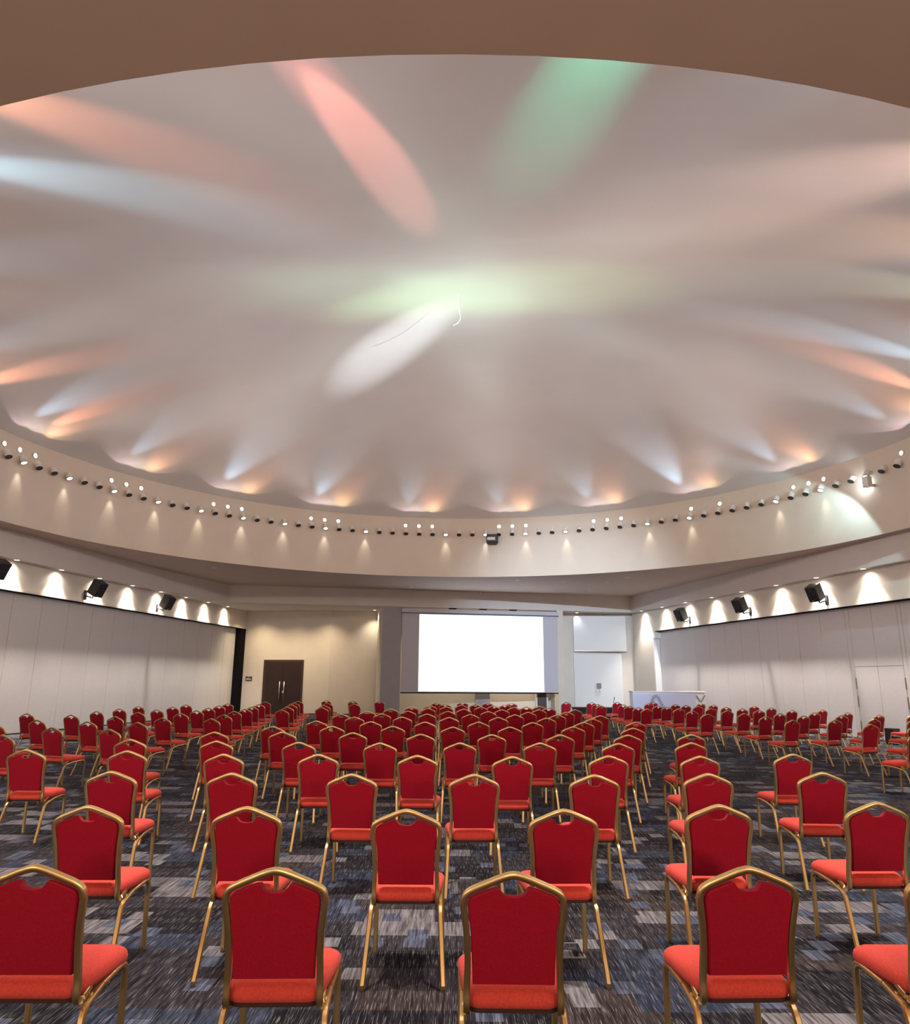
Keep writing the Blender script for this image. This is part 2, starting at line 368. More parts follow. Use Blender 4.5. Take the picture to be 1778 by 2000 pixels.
# ---- right side
HR0 = 4.07
hr = struct('wall_right', frame_box(R0, DRR, -30.5, 14.0, 0.32, -0.3, HR0, Z_LOW + .02, NR), M['wall'])
obj('plain_run', frame_box(R0, DRR, -30.5, -4.50, 0.0, -0.25, 0, HR0, NR), M['panel'], hr)
obj('track', frame_box(R0, DRR, -30.5, 11.85, 0.305, 0.02, HR0 - .04, HR0, NR), M['black_trim'], hr)
obj('track_lip', frame_box(R0, DRR, -30.5, 11.9, 0.345, 0.30, HR0 - .02, HR0 + .06, NR), M['wall'], hr)
seams = [-4.48, -3.36, -2.23, -2.08, -0.20, -0.02, 1.11, 2.22, 3.33, 4.42, 5.53, 6.59, 7.75, 8.84, 9.95, 11.06, 11.98]
for a, b in zip(seams, seams[1:]):
    if (a, b) == (-2.08, -0.20): continue
    obj('panel', frame_box(R0, DRR, a + .006, b - .006, 0.0, -0.09, 0.03, HR0 + .3, NR), M['panel'], hr)
obj('panel_backing', frame_box(R0, DRR, -4.6, 12.0, -0.12, -0.2, 0, HR0 + .3, NR), M['black_trim'], hr)
obj('end_return', frame_box(R0, DRR, 12.0, 14.0, 0.32, -0.3, 0, HR0, NR), M['wall'], hr)
obj('end_pier', frame_box(R0, DRR, 11.90, 12.01, 0.33, 0.02, 0, 3.70, NR), M['white'], hr)
obj('end_block', frame_box(R0, DRR, 11.80, 12.01, 0.33, -0.04, 3.72, HR0, NR), M['white'], hr)
for a, b in ((-2.08, -1.12), (-1.12, -0.20)):
    obj('panel', frame_box(R0, DRR, a + .006, b - .006, 0.0, -0.09, 2.19, HR0 + .3, NR), M['panel'], hr)
struct('baseboard_right', frame_box(R0, DRR, -4.4, 11.9, 0.012, -0.02, 0, 0.035, NR), M['skirting'])
d2 = struct('door_2', frame_box(R0, DRR, -2.07, -0.21, -0.03, -0.09, 0.02, 2.18, NR), M['panel'])
for a, b in ((-2.072, -1.127), (-1.113, -0.208)):
    obj('leaf', frame_box(R0, DRR, a, b, 0.004, -0.03, 0.03, 2.175, NR), M['panel'], d2)
for a in (-2.085, -0.205):
    for z in (1.50, 0.95, 0.2):
        obj('hinge', frame_box(R0, DRR, a - .012, a + .012, 0.016, 0.0, z, z + .34, NR), M['brass'], d2)

# ---- back wall with its bends, piers, skirting
bk = [(-10.75, 37.35), (-6.20, 36.45), (-3.80, 36.62), (9.3, 37.25)]
bm = bmesh.new()
for (a, b) in zip(bk, bk[1:]):
    a = Vector(a); b = Vector(b); d = (b - a).normalized(); nrm = Vector((-d.y, d.x))
    add_prism(bm, [a, b + d * .0, b + nrm * .3, a + nrm * .3], 0, Z_LOW + .02)
struct('wall_back', bm, M['wall'])
bm = bmesh.new()
for (a, b) in zip(bk, bk[1:]):
    a = Vector(a); b = Vector(b); d = (b - a).normalized(); nrm = Vector((d.y, -d.x))
    add_prism(bm, [a, b, b + nrm * .015, a + nrm * .015], 0, 0.06)
struct('baseboard_back', bm, M['skirting'])
struct('wall_pier', frame_box(A0, DB, 7.02, 7.93, 0.02, -2.4, 0, Z_LOW + .01, NB), M['pier_shade'])  # darker than the wall, standing for the shade on its front
obj('side_face', frame_box(A0, DB, 7.005, 7.02, 0.02, -2.4, 0, Z_LOW, NB), M['wall'], bpy.data.objects['wall_pier'])  # left side kept in wall colour, lighter than the greyed front
struct('wall_pier_right', frame_box(A0, DB, 15.62, 15.93, 0.0, -1.2, 0, Z_LOW + .01, NB), M['wall'])
struct('wall_pier_low', box(1.05, 1.76, 36.1, 36.8, 0, Z_LOW), M['pier_shade'])
po = struct('door_3', box(4.10, 4.54, 36.2, 36.75, 0, 2.4), M['wood'])
for x in (4.04, 4.55): obj('frame', box(x, x + .055, 36.22, 36.75, 0, 2.46), M['white'], po)
struct('wall_rear', box(-21, 21, -6.3, -6.0, 0, Z_SOF + .1), M['wall'])

# ---- double door in the back left wall
a = Vector(bk[0]); b = Vector(bk[1]); dd = (b - a).normalized(); dn = Vector((dd.y, -dd.x))
s_at = lambda x: (x - a.x) / dd.x
s0, s1 = s_at(-9.62), s_at(-7.52)
door = struct('door_1', frame_box(a, dd, s0, s1, 0.03, -0.1, 0, 2.64, dn), M['wood_frame'])
mid = (s0 + s1) / 2
for q0, q1, hs in ((s0 + .13, mid - .006, mid - .12), (mid + .006, s1 - .13, mid + .12)):
    lf = obj('leaf', frame_box(a, dd, q0, q1, 0.045, -0.02, 0.01, 2.52, dn), M['wood'], door)
    bm = bmesh.new()
    p = a + dd * hs + dn * .11
    add_sweep(bm, [(p.x, p.y, 0.62), (p.x, p.y, 1.58)], circle_prof(.022), (1, 0, 0))
    for z in (.75, 1.45):
        q = a + dd * hs + dn * .04; add_sweep(bm, [(q.x, q.y, z), (p.x, p.y, z)], circle_prof(.012, 8), (0, 0, 1))
    obj('handle', bm, M['steel'], lf, True)
p = a + dd * (mid + .04) + dn * .05
obj('lock', box(p.x - .03, p.x + .03, p.y - .02, p.y + .01, 1.02, 1.12), M['steel'], door)

# plaque left of the door
s = s_at(-10.38)
pl = obj('door_sign', frame_box(a, dd, s - .17, s + .17, 0.02, 0.0, 1.60, 1.81, dn), M['plaque'])
tag(pl, 'small dark plaque with two rows of white lettering, left of the brown double doors', 'sign')
bm = bmesh.new()
x = s - .135
for w, h in ((.034, .07), (.02, .10), (.03, .075), (.034, .06), (.034, .07), (.022, .05), (.028, .07)):     # blurred letters
    mt = Matrix(((dd.x, dn.x, 0, a.x), (dd.y, dn.y, 0, a.y), (0, 0, 1, 0), (0, 0, 0, 1)))
    add_box(bm, x, x + w, .02, .024, 1.645, 1.645 + h, mt); x += w + .011
for i in range(3): add_box(bm, s - .04 + .03 * i, s - .02 + .03 * i, .02, .024, 1.765, 1.79, mt)
obj('lettering', bm, M['white'], pl)

# ------------------------------------------------------------------ projection screen under the back beam
sc = thing('projection_screen', 'large roller projection screen showing a blank white picture, below the back beam', 'projection screen', (A0.x, A0.y, 0))
def sbox(s0, s1, n0, n1, z0, z1): return frame_box((0, 0), DB, s0, s1, n0, n1, z0, z1, NB)
obj('housing', sbox(7.93, 15.64, 0.20, 0.02, 4.80, 4.99), M['screen_cloth'], sc)
obj('housing_edge', sbox(7.92, 15.65, 0.205, 0.02, 4.785, 4.80), M['black_trim'], sc)
obj('cloth', sbox(7.97, 15.58, 0.10, 0.085, 1.14, 4.80), M['screen_cloth'], sc)
obj('picture', sbox(8.78, 14.86, 0.104, 0.10, 1.18, 4.735), M['screen_lit'], sc)['label'] = 'glowing blank white projected picture'
obj('bottom_bar', sbox(7.95, 15.58, 0.115, 0.07, 1.09, 1.14), M['black_trim'], sc)
for s in (10.2, 11.7, 13.2): obj('bracket', sbox(s, s + .35, 0.15, 0.03, 4.985, 5.06), M['black_trim'], sc)

# second, rolled-down blank screen on the right part of the back wall
s2 = thing('hanging_screen', 'blank white hanging screen high on the back right wall', 'screen', (7.4, 36.95, 0))
obj('panel', box(-1.33, 1.33, -0.10, 0.0, 3.20, 4.93), M['white'], s2)
obj('bottom_bar', box(-1.33, 1.30, -0.12, 0.02, 3.16, 3.20), M['steel'], s2)
for x in (-.8, 0.1, .6, .95): obj('wire', box(x - .008, x + .008, -0.06, -0.044, 4.93, Z_LOW), M['steel'], s2)
lp = obj('wall_board', box(6.05, 8.48, 36.93, 37.2, 0.02, 3.05), M['white']); tag(lp, 'tall pale board on the back right wall beneath the hanging white screen', 'board')
wb = thing('wall_control', 'small grey control box with two white switches on the back right wall', 'control panel', (7.27, 36.9, 0))
obj('box', box(-.11, .11, -.05, .03, 1.34, 1.60), mat('grey_box', (0.22, 0.22, 0.24), .5), wb)
for x in (-.06, .07): obj('switch', box(x - .05, x + .05, -.06, .03, 1.20, 1.31), M['white'], wb)

# ------------------------------------------------------------------ reception desk with emblems, black platform, microphone, subwoofer
dk = thing('reception_desk', 'long pale blue fronted desk with grey wheat emblem, in the back right corner', 'desk', (8.62, 29.7, 0), math.radians(-1))
obj('carcass', box(-1.42, 1.44, -0.04, 0.62, 0.0, 1.27, bevel=.008), M['white'], dk)
obj('front_panel', box(-1.40, 1.08, -0.06, -0.04, 0.06, 1.22, bevel=.006), M['desk_blue'], dk)['label'] = 'pale blue front panel'
obj('top', box(-1.45, 1.47, -0.08, 0.66, 1.27, 1.31, bevel=.008), M['white'], dk)
bm = bmesh.new()
def leaf(cx, cz, ang, l, w):
    vs = [(-l / 2, 0), (-l * .2, w / 2), (l * .2, w / 2), (l / 2, 0), (l * .2, -w / 2), (-l * .2, -w / 2)]
    ca, sa = math.cos(ang), math.sin(ang)
    f = [bm.verts.new((cx + x * ca - z * sa, -0.068, cz + x * sa + z * ca)) for x, z in vs]
    g = [bm.verts.new((v.co.x, -0.058, v.co.z)) for v in f]
    bm.faces.new(f); n = len(f)
    for i in range(n): bm.faces.new((f[i], f[(i + 1) % n], g[(i + 1) % n], g[i]))
for k in range(6):
    t = k / 5
    for sd in (-1, 1):
        x = -0.52 + sd * (0.06 + .24 * t); z = 1.12 - .46 * t
        leaf(x, z, PI / 2 + sd * (.25), .17, .035); leaf(x - sd * .06, z + .0, PI / 2 + sd * (.75), .13, .03); leaf(x + sd * .07, z - .04, PI / 2 - sd * .15, .14, .03)
obj('emblem', bm, M['emblem'], dk)['label'] = 'grey wheat-ear emblem'
bm = bmesh.new()
for k in range(4):
    for sd in (-1, 1): leaf(1.27 + sd * (.03 + .04 * k), 0.95 + .06 * k, PI / 4 * sd * -1 + PI / 2, .13, .05)
for sd in (-1, 1):
    leaf(1.27 + sd * .10, 0.80, PI / 4 * sd, .12, .06); leaf(1.27 + sd * .12, 0.70, -PI / 4 * sd, .10, .05)
obj('chevron_emblem', bm, M['emblem'], dk)['label'] = 'grey chevron emblem on the white end'

pf = thing('platform', 'low black-skirted platform behind the chairs, in front of the back right wall', 'platform', (6.55, 33.3, 0))
obj('skirt', box(-1.15, 1.35, -.30, .5, 0, .50), M['black_cloth'], pf)
obj('top', box(-1.18, 1.38, -.33, .53, .50, .55, bevel=.01), mat('dark_red_cloth', (0.10, 0.012, 0.02), .9), pf)
mc = thing('microphone', 'thin black gooseneck microphone standing on the black platform', 'microphone', (7.17, 33.2, .55))
bm = bmesh.new(); add_lathe(bm, [(0, 0), (.06, 0), (.06, .015), (.02, .03), (0, .03)], 16); obj('base', bm, M['black'], mc, True)
bm = bmesh.new(); add_sweep(bm, [(0, 0, .02), (0, 0, .2), (.015, 0, .32), (.03, -.01, .38)], circle_prof(.012, 8), (0, 1, 0)); obj('neck', bm, M['black'], mc, True)
bm = bmesh.new(); add_lathe(bm, [(0, -.03), (.02, -.02), (.022, .02), (0, .04)], 12, Matrix.Translation((.035, -.01, .41))); obj('capsule', bm, M['black'], mc, True)

sw = thing('subwoofer', 'black box speaker on the floor against the right partition wall', 'speaker', (12.42, 21.15, 0), math.radians(13))
obj('cabinet', box(-.12, .12, -.16, .16, 0.012, .44, bevel=.012), M['black'], sw)
bm = bmesh.new(); add_lathe(bm, [(.085, 0), (.085, .012), (.07, .012), (.045, -.004), (0, -.006)], 24, Matrix.Translation((0, -.16, .25)) @ Matrix.Rotation(PI / 2, 4, 'X')); obj('driver', bm, M['grille'], sw, True)
for x in (-.09, .09):
    for y in (-.13, .13): obj('foot', box(x - .015, x + .015, y - .015, y + .015, 0, .014), M['rubber'], sw)

fb = thing('floor_outlet', 'square flush floor outlet with grey rim in the carpet near front row', 'floor outlet', (0.70, 5.06, 0))
bm = bmesh.new()
for q in ((-.13, .13, -.13, -.118), (-.13, .13, .118, .13), (-.13, -.118, -.118, .118), (.118, .13, -.118, .118)): add_box(bm, q[0], q[1], q[2], q[3], 0.0, .006)
obj('rim', bm, mat('grey_rim', (0.25, 0.25, 0.27), .5), fb)
obj('lid', box(-.117, .117, -.117, .117, 0, .004), M['carpet'], fb)
obj('latch', box(.04, .09, .0, .05, .004, .007), M['black'], fb)

# ------------------------------------------------------------------ loudspeakers on wall brackets
def loudspeaker(p, facing, tilt, label):
    """p = bracket plate on the wall, facing = plan direction of the front, side = wall normal"""
    t = thing('loudspeaker', label, 'speaker', (p[0], p[1], p[2]), 0, 'black loudspeakers on wall brackets')
    n = p[3]
    rw = Matrix(((n.y, n.x, 0), (-n.x, n.y, 0), (0, 0, 1))).to_4x4()          # local y = out of the wall
    bm = bmesh.new(); add_box(bm, -.06, .06, 0, .035, -.15, .17, rw, .006); obj('wall_plate', bm, M['black'], t)
    bm = bmesh.new(); add_sweep(bm, [rw @ Vector(q) for q in ((0, .03, -.02), (0, .22, -.07), (0, .29, -.10), (0, .31, .0))], circle_prof(.024, 8), rw @ Vector((1, 0, 0))); obj('arm', bm, M['black'], t, True)
    f = Vector((facing[0], facing[1], 0)).normalized(); f = Vector((f.x * math.cos(tilt), f.y * math.cos(tilt), -math.sin(tilt)))
    s = f.cross(Vector((0, 0, 1))).normalized(); u = s.cross(f)
    c = rw @ Vector((0, .36, .0)) + u * .25
    mt = Matrix(((s.x, f.x, u.x, c.x), (s.y, f.y, u.y, c.y), (s.z, f.z, u.z, c.z), (0, 0, 0, 1)))
    bm = bmesh.new(); add_box(bm, -.19, .19, -.20, .17, -.26, .26, mt, .02); obj('cabinet', bm, M['black'], t)
    g = obj('grille', box(-.165, .165, .168, .182, -.235, .235, mt, .006), M['grille'], t)
    bm = bmesh.new(); add_lathe(bm, [(.12, 0), (.12, .01), (.10, .01), (.05, -.002), (0, .004)], 24, mt @ Matrix.Translation((0, .178, -.08)) @ Matrix.Rotation(-PI / 2, 4, 'X')); obj('woofer', bm, M['black'], g, True)
    bm = bmesh.new(); add_lathe(bm, [(.045, 0), (.045, .008), (.02, .012), (0, .012)], 20, mt @ Matrix.Translation((0, .180, .13)) @ Matrix.Rotation(-PI / 2, 4, 'X')); obj('tweeter', bm, M['grille'], g, True)
    obj('badge', box(.0, .07, .181, .186, -.225, -.20, mt), M['steel'], g)
for s, w in ((-2.15, 'nearest the camera'), (2.3, 'middle of the three'), (6.75, 'nearest the back wall')):
    q = L0 + DL * s + NL * .30; loudspeaker((q.x, q.y, 4.44, NL), (.95, -.32), .50, 'black tilted loudspeaker on left wall bracket, ' + w)
for s, w in ((.30, 'nearest the camera'), (4.35, 'middle of the three'), (8.6, 'nearest the back wall')):
    q = R0 + DRR * s + NR * .32; loudspeaker((q.x, q.y, 4.33, NR), (-.86, -.50), .48, 'black tilted loudspeaker on right wall bracket, ' + w)

# ------------------------------------------------------------------ lights
def spot(loc, target, watts, col, deg, blend=1.0, soft=0.05):
    l = bpy.data.lights.new('lamp', 'SPOT'); l.energy = watts; l.color = col[:3]; l.spot_size = math.radians(deg); l.spot_blend = blend; l.shadow_soft_size = soft
    o = bpy.data.objects.new('lamp', l); COL.objects.link(o); o.location = loc
    o.rotation_euler = (Vector(target) - Vector(loc)).to_track_quat('-Z', 'Y').to_euler(); return o

def drum(az, r, z): t = math.radians(az); return Vector((DC.x + r * math.sin(t), DC.y + r * math.cos(t), z))
def dome_z(r): return Z_RIM + (Z_TOP - Z_RIM) * (1 - (r / DR) ** 2)

# round drum wall: barrel spotlights and the small round uplights over them
LIT = {1, 4, 7, 10, 13, 16, 19, 22, 25, 31, 34, 37, 40, 46, 49, 55, 58, 61}
LIT = {1, 4, 7, 10, 13, 16, 19, 22, 25, 31, 34, 37, 40, 46, 49, 55, 58, 61}
Z_BAR, Z_DOT = 7.70, 8.01
bar_me = {}
def barrel_parts(kind):
    if kind in bar_me: return bar_me[kind]
    tiltm = Matrix.Rotation(math.radians(-27), 4, 'X')             # axis leans into the room; local -Y points to the room
    out = []
    bm = bmesh.new(); add_lathe(bm, [(0, 0.0), (.085, 0.0), (.085, .02), (0, .02)], 20, Matrix.Rotation(PI / 2, 4, 'X') @ Matrix.Translation((0, .06, 0))); out.append(('rose', bm, M['white_plastic']))
    bm = bmesh.new(); add_sweep(bm, [(0, -.01, .06), (0, -.11, .05)], circle_prof(.025, 8), (1, 0, 0)); out.append(('stem', bm, M['white_plastic']))
    T = Matrix.Translation((0, -.12, .02)) @ tiltm
    bm = bmesh.new(); add_lathe(bm, [(0, .11), (.07, .11), (.088, .09), (.092, -.09), (.080, -.09), (.080, -.05), (0, -.05)], 24, T); out.append(('barrel', bm, M['white_plastic']))
    bm = bmesh.new(); add_lathe(bm, [(.080, -.088), (.094, -.088), (.094, -.106), (.080, -.106), (.080, -.088)], 24, T); out.append(('bezel', bm, M['black']))
    bm = bmesh.new(); add_lathe(bm, [(0, -.097), (.081, -.097)], 24, T); out.append(('lens', bm, M['lamp_on'] if kind else M['dark_glass']))
    res = []
    for n, b, m in out:
        bmesh.ops.recalc_face_normals(b, faces=b.faces)
        me = bpy.data.meshes.new(n)
        for f in b.faces: f.smooth = True
        b.to_mesh(me); b.free(); me.materials.append(m); res.append((n, me))
    bar_me[kind] = res; return res
for i in range(64):
    az = -80.19 + 2.525 * i
    lit = i in LIT
    p = drum(az, DR, Z_BAR)
    t = thing('wall_spotlight', ('lit' if lit else 'unlit') + ' white barrel spotlight on the round wall, %s from the left end' % ordinal(i + 1), 'spotlight', p, -math.radians(az), 'barrel spotlights around the round wall')
    for n, me in barrel_parts(lit):
        if i == 62 and n in ('stem',): pass
        o = bpy.data.objects.new(n, me); COL.objects.link(o); o.parent = t
    if lit:
        q = drum(az, DR - .15, Z_BAR - .10); spot(q, drum(az, DR - .02, Z_BAR - 1.1), DOWN_W, (1, .90, .74), 46, 1.0, .03)
dot_me = {}
def dot_parts(on):
    if on in dot_me: return dot_me[on]
    res = []
    for n, prof, m in (('rim', [(.066, 0), (.085, 0), (.085, .03), (.066, .03), (.066, 0)], M['white_plastic']), ('lens', [(0, .026), (.067, .02), (.067, .0)], M['dot_on'] if on else M['white_plastic'])):
        bm = bmesh.new(); add_lathe(bm, prof, 20, Matrix.Rotation(PI / 2, 4, 'X')); bmesh.ops.recalc_face_normals(bm, faces=bm.faces)
        me = bpy.data.meshes.new(n)
        for f in bm.faces: f.smooth = True
        bm.to_mesh(me); bm.free(); me.materials.append(m); res.append((n, me))
    dot_me[on] = res; return res
trio = 0
for k in range(9):
    for j, w in enumerate(('left', 'middle', 'right')):
        i = 7 * k + j
        az = -80.5 + 17.74 * k + 2.53 * j
        on = not (k == 7 and j == 1)
        t = thing('round_uplight', ('glowing' if on else 'unlit') + ' round uplight, %s one of the %s trio from the left on the round wall' % (w, ordinal(k + 1)), 'uplight', drum(az, DR, Z_DOT), -math.radians(az), 'round uplights in trios on the round wall')
        for n, me in dot_parts(on):
            o = bpy.data.objects.new(n, me); COL.objects.link(o); o.parent = t
t = thing('round_uplight', 'glowing round uplight standing alone at the right end of the round wall', 'uplight', drum(79.2, DR, Z_DOT), -math.radians(79.2), 'round uplights in trios on the round wall')
for n, me in dot_parts(True):
    o = bpy.data.objects.new(n, me); COL.objects.link(o); o.parent = t

# dome light from the ring of uplights (the ring goes on behind the near edge)
NTRIO = 20
for k in range(NTRIO):
    az = -77.97 + 18.0 * k if k > 8 else -77.97 + 17.74 * k
    src = lambda d: drum(az + d, DR - .10, Z_DOT)
    spot(src(0), drum(az + 180 + (-62, -22, 30, 70, -40, 8, 52)[k % 7], 11.5, Z_RIM + BASE_DZ), BASE_W, (1, .89, .87), BASE_DEG, 1.0, .05)       # long throw across the dome
    for d, c in ((-2.5, (1, .72, .80)), (0, (1, .84, .72)), (2.5, (1, .70, .38))):                    # short throw up the fabric over the trio
        spot(src(d), drum(az + d, DR - 2.0, Z_DOT + .10), NEAR_W, c, NEAR_DEG, .12, .02)
    spot(src(-2.5), drum(az - 2.2, 9.2, dome_z(9.2)), BLUE_W * BLUE_K[k % 10], (.52, .77, 1), 36, 1.0, .04)
    spot(src(2.5), drum(az + 2.6, 10.9, dome_z(10.9)), ORANGE_W * ORANGE_K[k % 10], (1, .40, .18), 58, 1.0, .04)
def beam(az, aim_az, r, watts, col, deg, blend=1.0, dz=0.0):
    spot(drum(az, DR - .12, Z_DOT), drum(aim_az, r, dome_z(r) + dz), watts, col, deg, blend, .04)
for args in BEAMS: beam(*args)

# black stage projector lamp and the white floodlight on the round wall
pj = thing('wall_projector', 'black box projector with pale window on the round wall, above the screen', 'projector', drum(6.95, DR, 7.43), -math.radians(6.95))
obj('housing', box(-.24, .24, -.34, -.04, -.16, .20, bevel=.03), M['black'], pj)
obj('window', box(-.20, .13, -.352, -.335, -.05, .07), M['white_plastic'], pj)
obj('lower_hood', box(-.19, .19, -.33, -.08, -.21, -.155, bevel=.02), M['black'], pj)
obj('mount', box(-.06, .06, -.06, .01, -.08, .08), M['black'], pj)
fz = 7.45
fl = thing('floodlight', 'blazing cool white floodlight low on the right side of the round wall', 'floodlight', drum(74.3, DR, fz), -math.radians(74.3))
obj('mount', box(-.03, .03, -.14, .01, -.14, -.06), M['steel'], fl)
obj('housing', box(-.16, .06, -.30, -.12, -.16, .16, bevel=.02), M['steel'], fl)
obj('lens', box(-.20, -.155, -.31, -.10, -.15, .15, bevel=.01), M['flood_on'], fl)
fp = drum(73.0, DR - 1.0, fz - .04)
tl = (drum(60, DR, 0) - drum(74, DR, 0)).normalized(); inw = (drum(74, 1, 0) - drum(74, DR, 0)).normalized()
spot(fp, fp + tl * .66 + inw * .12 + Vector((0, 0, -.66)), FLOOD_W, (.58, .92, 1), 146, .12, .06)
spot(drum(172, DR - .4, Z_BAR), (5.6, 37.0, 2.6), CORNER_W, (.64, .81, 1), 26, 1, .06)          # cool flood from the near edge on to the back right corner
# unseen fill lamps added on the drum's near edge to light the seats
for i in range(8):
    q = drum(120.5 + 17 * i, DR - .2, Z_BAR - .1); spot(q, (q.x * .96, q.y + .5, 0), RIM_FILL_W, (1, .86, .74), 80, 1.0, .08)

# ------------------------------------------------------------------ recessed downlights of the side coves
def downlight(p, label, group, on=True, r=.075):
    t = thing('recessed_downlight', label, 'downlight', p, 0, group)
    bm = bmesh.new(); add_lathe(bm, [(r, -.004), (r + .022, -.006), (r + .022, 0), (r, .0), (r, -.004)], 20); obj('ring', bm, M['white_plastic'], t, True)
    bm = bmesh.new(); add_lathe(bm, [(0, -.002), (r, -.002)], 20); obj('lens', bm, M['down_on'] if on else M['white_plastic'], t)
for k in range(-3, 8):
    s = -1.20 + 1.97 * k; q = L0 + DL * s + NL * .47
    lab = 'glowing downlight over the left partition, %s from the back corner' % ordinal(8 - k)
    if k >= -1: downlight((q.x, q.y, Z_LOW), lab, 'downlights along the left wall')
    spot((q.x, q.y, Z_LOW - .03), (q.x, q.y, 0), COVE_W, (1, .90, .78), 84, .95, .04); spot((q.x, q.y, Z_LOW - .03), (q.x, q.y, 0), COVE_SOFT, (1, .88, .72), 150, 1.0, .04)
for k in range(-3, 8):
    s = -1.60 + 2.03 * k; q = R0 + DRR * s + NR * .53
    lab = 'glowing downlight over the right partition, %s from the back corner' % ordinal(8 - k)
    if k >= 0: downlight((q.x, q.y, Z_LOW), lab, 'downlights along the right wall')
    spot((q.x, q.y, Z_LOW - .03), (q.x, q.y, 0), COVE_W, (1, .92, .84), 84, .95, .04); spot((q.x, q.y, Z_LOW - .03), (q.x, q.y, 0), COVE_SOFT, (1, .88, .74), 150, 1.0, .04)
downlight((-3.98, 36.0, Z_LOW), 'glowing round downlight in the recess beside the grey pier', 'downlights over the back recess')
downlight((6.25, 36.7, Z_LOW), 'glowing round downlight over the hanging white screen', 'downlights over the back recess')
spot((-3.98, 36.05, Z_LOW - .03), (-4.0, 36.2, 0), 160, (1, .86, .62), 110, 1, .05)
for x, y in ((-9.9, 35.9), (-8.2, 35.3), (-6.4, 35.2)): spot((x, y, Z_LOW - .03), (x, y + .7, 0), RECESS_W, (1, .77, .49), 120, 1, .1)
for x in (-1.2, 0.4, 2.6, 3.4): spot((x, 36.15, Z_LOW - .03), (x, 36.5, 0), 480, (1, .82, .56), 110, 1, .1)
spot((6.25, 36.7, Z_LOW - .03), (6.25, 36.9, 0), 25, (.9, .95, 1), 100, 1, .05)
for i, (x, y) in enumerate(((2.69, 30.52), (4.7, 30.91), (6.62, 30.97), (7.17, 29.52), (6.28, 33.49), (7.9, 33.3), (-9.36, 27.65), (-2.0, 33.2))):
    nm = ('unlit downlight in the flat ceiling, ' + ('single one at its left end' if i == 6 else 'single one left of the screen' if i == 7 else '%s of six right of the screen' % ordinal(i + 1)))
    downlight((x, y, Z_SOF), nm, 'unlit downlights in the flat ceiling', False, .09)
for i, s in enumerate((8.5, 10.1, 11.7, 13.3, 14.9, 16.6)):
    q = A0 + DB * s + NB * .2
    t = thing('ceiling_track_head', 'tiny white fixture hanging along the beam above the screen, %s from the left' % ordinal(i + 1), 'light fixture', (q.x, q.y, Z_SOF), 0, 'small fixtures along the back beam')
    bm = bmesh.new(); add_lathe(bm, [(0, -.09), (.05, -.085), (.06, -.03), (.03, 0), (0, 0)], 16); obj('body', bm, M['white_plastic'], t, True)
    bm = bmesh.new(); add_lathe(bm, [(0, -.092), (.035, -.088)], 12); obj('lens', bm, M['dark_glass'], t)
# unseen fill lamps added at the soffit to brighten the nearest rows
for x, y in SOFFIT_FILL_XY:
    spot((x, y, Z_SOF - .03), (x, y + .3, 0), SOFFIT_FILL_W, (1, .90, .80), 125, .8, .12)

# fill lamps added behind the camera, thrown up to warm the soffit
for x in REAR_FILL_X:
    spot((x, -5.5, REAR_FILL_Z), (x * .75, 1.5, Z_SOF), REAR_FILL_W, (1, .74, .52), 120, 1.0, .2)

# hanging cable from the top of the dome
bm = bmesh.new()
add_sweep(bm, catmull([(0, 0, 0), (0.0, 0, -.30), (.05, .05, -.55), (.06, .02, -.72), (-.02, -.05, -.88), (-.12, -.08, -.95)], 6), circle_prof(.007, 8), (0.3, 1, .1))
o = obj('hanging_cable', bm, M['cable'], None, True, (DC.x, DC.y, Z_TOP)); tag(o, 'thin pale cable dangling from the top of the dome', 'cable')

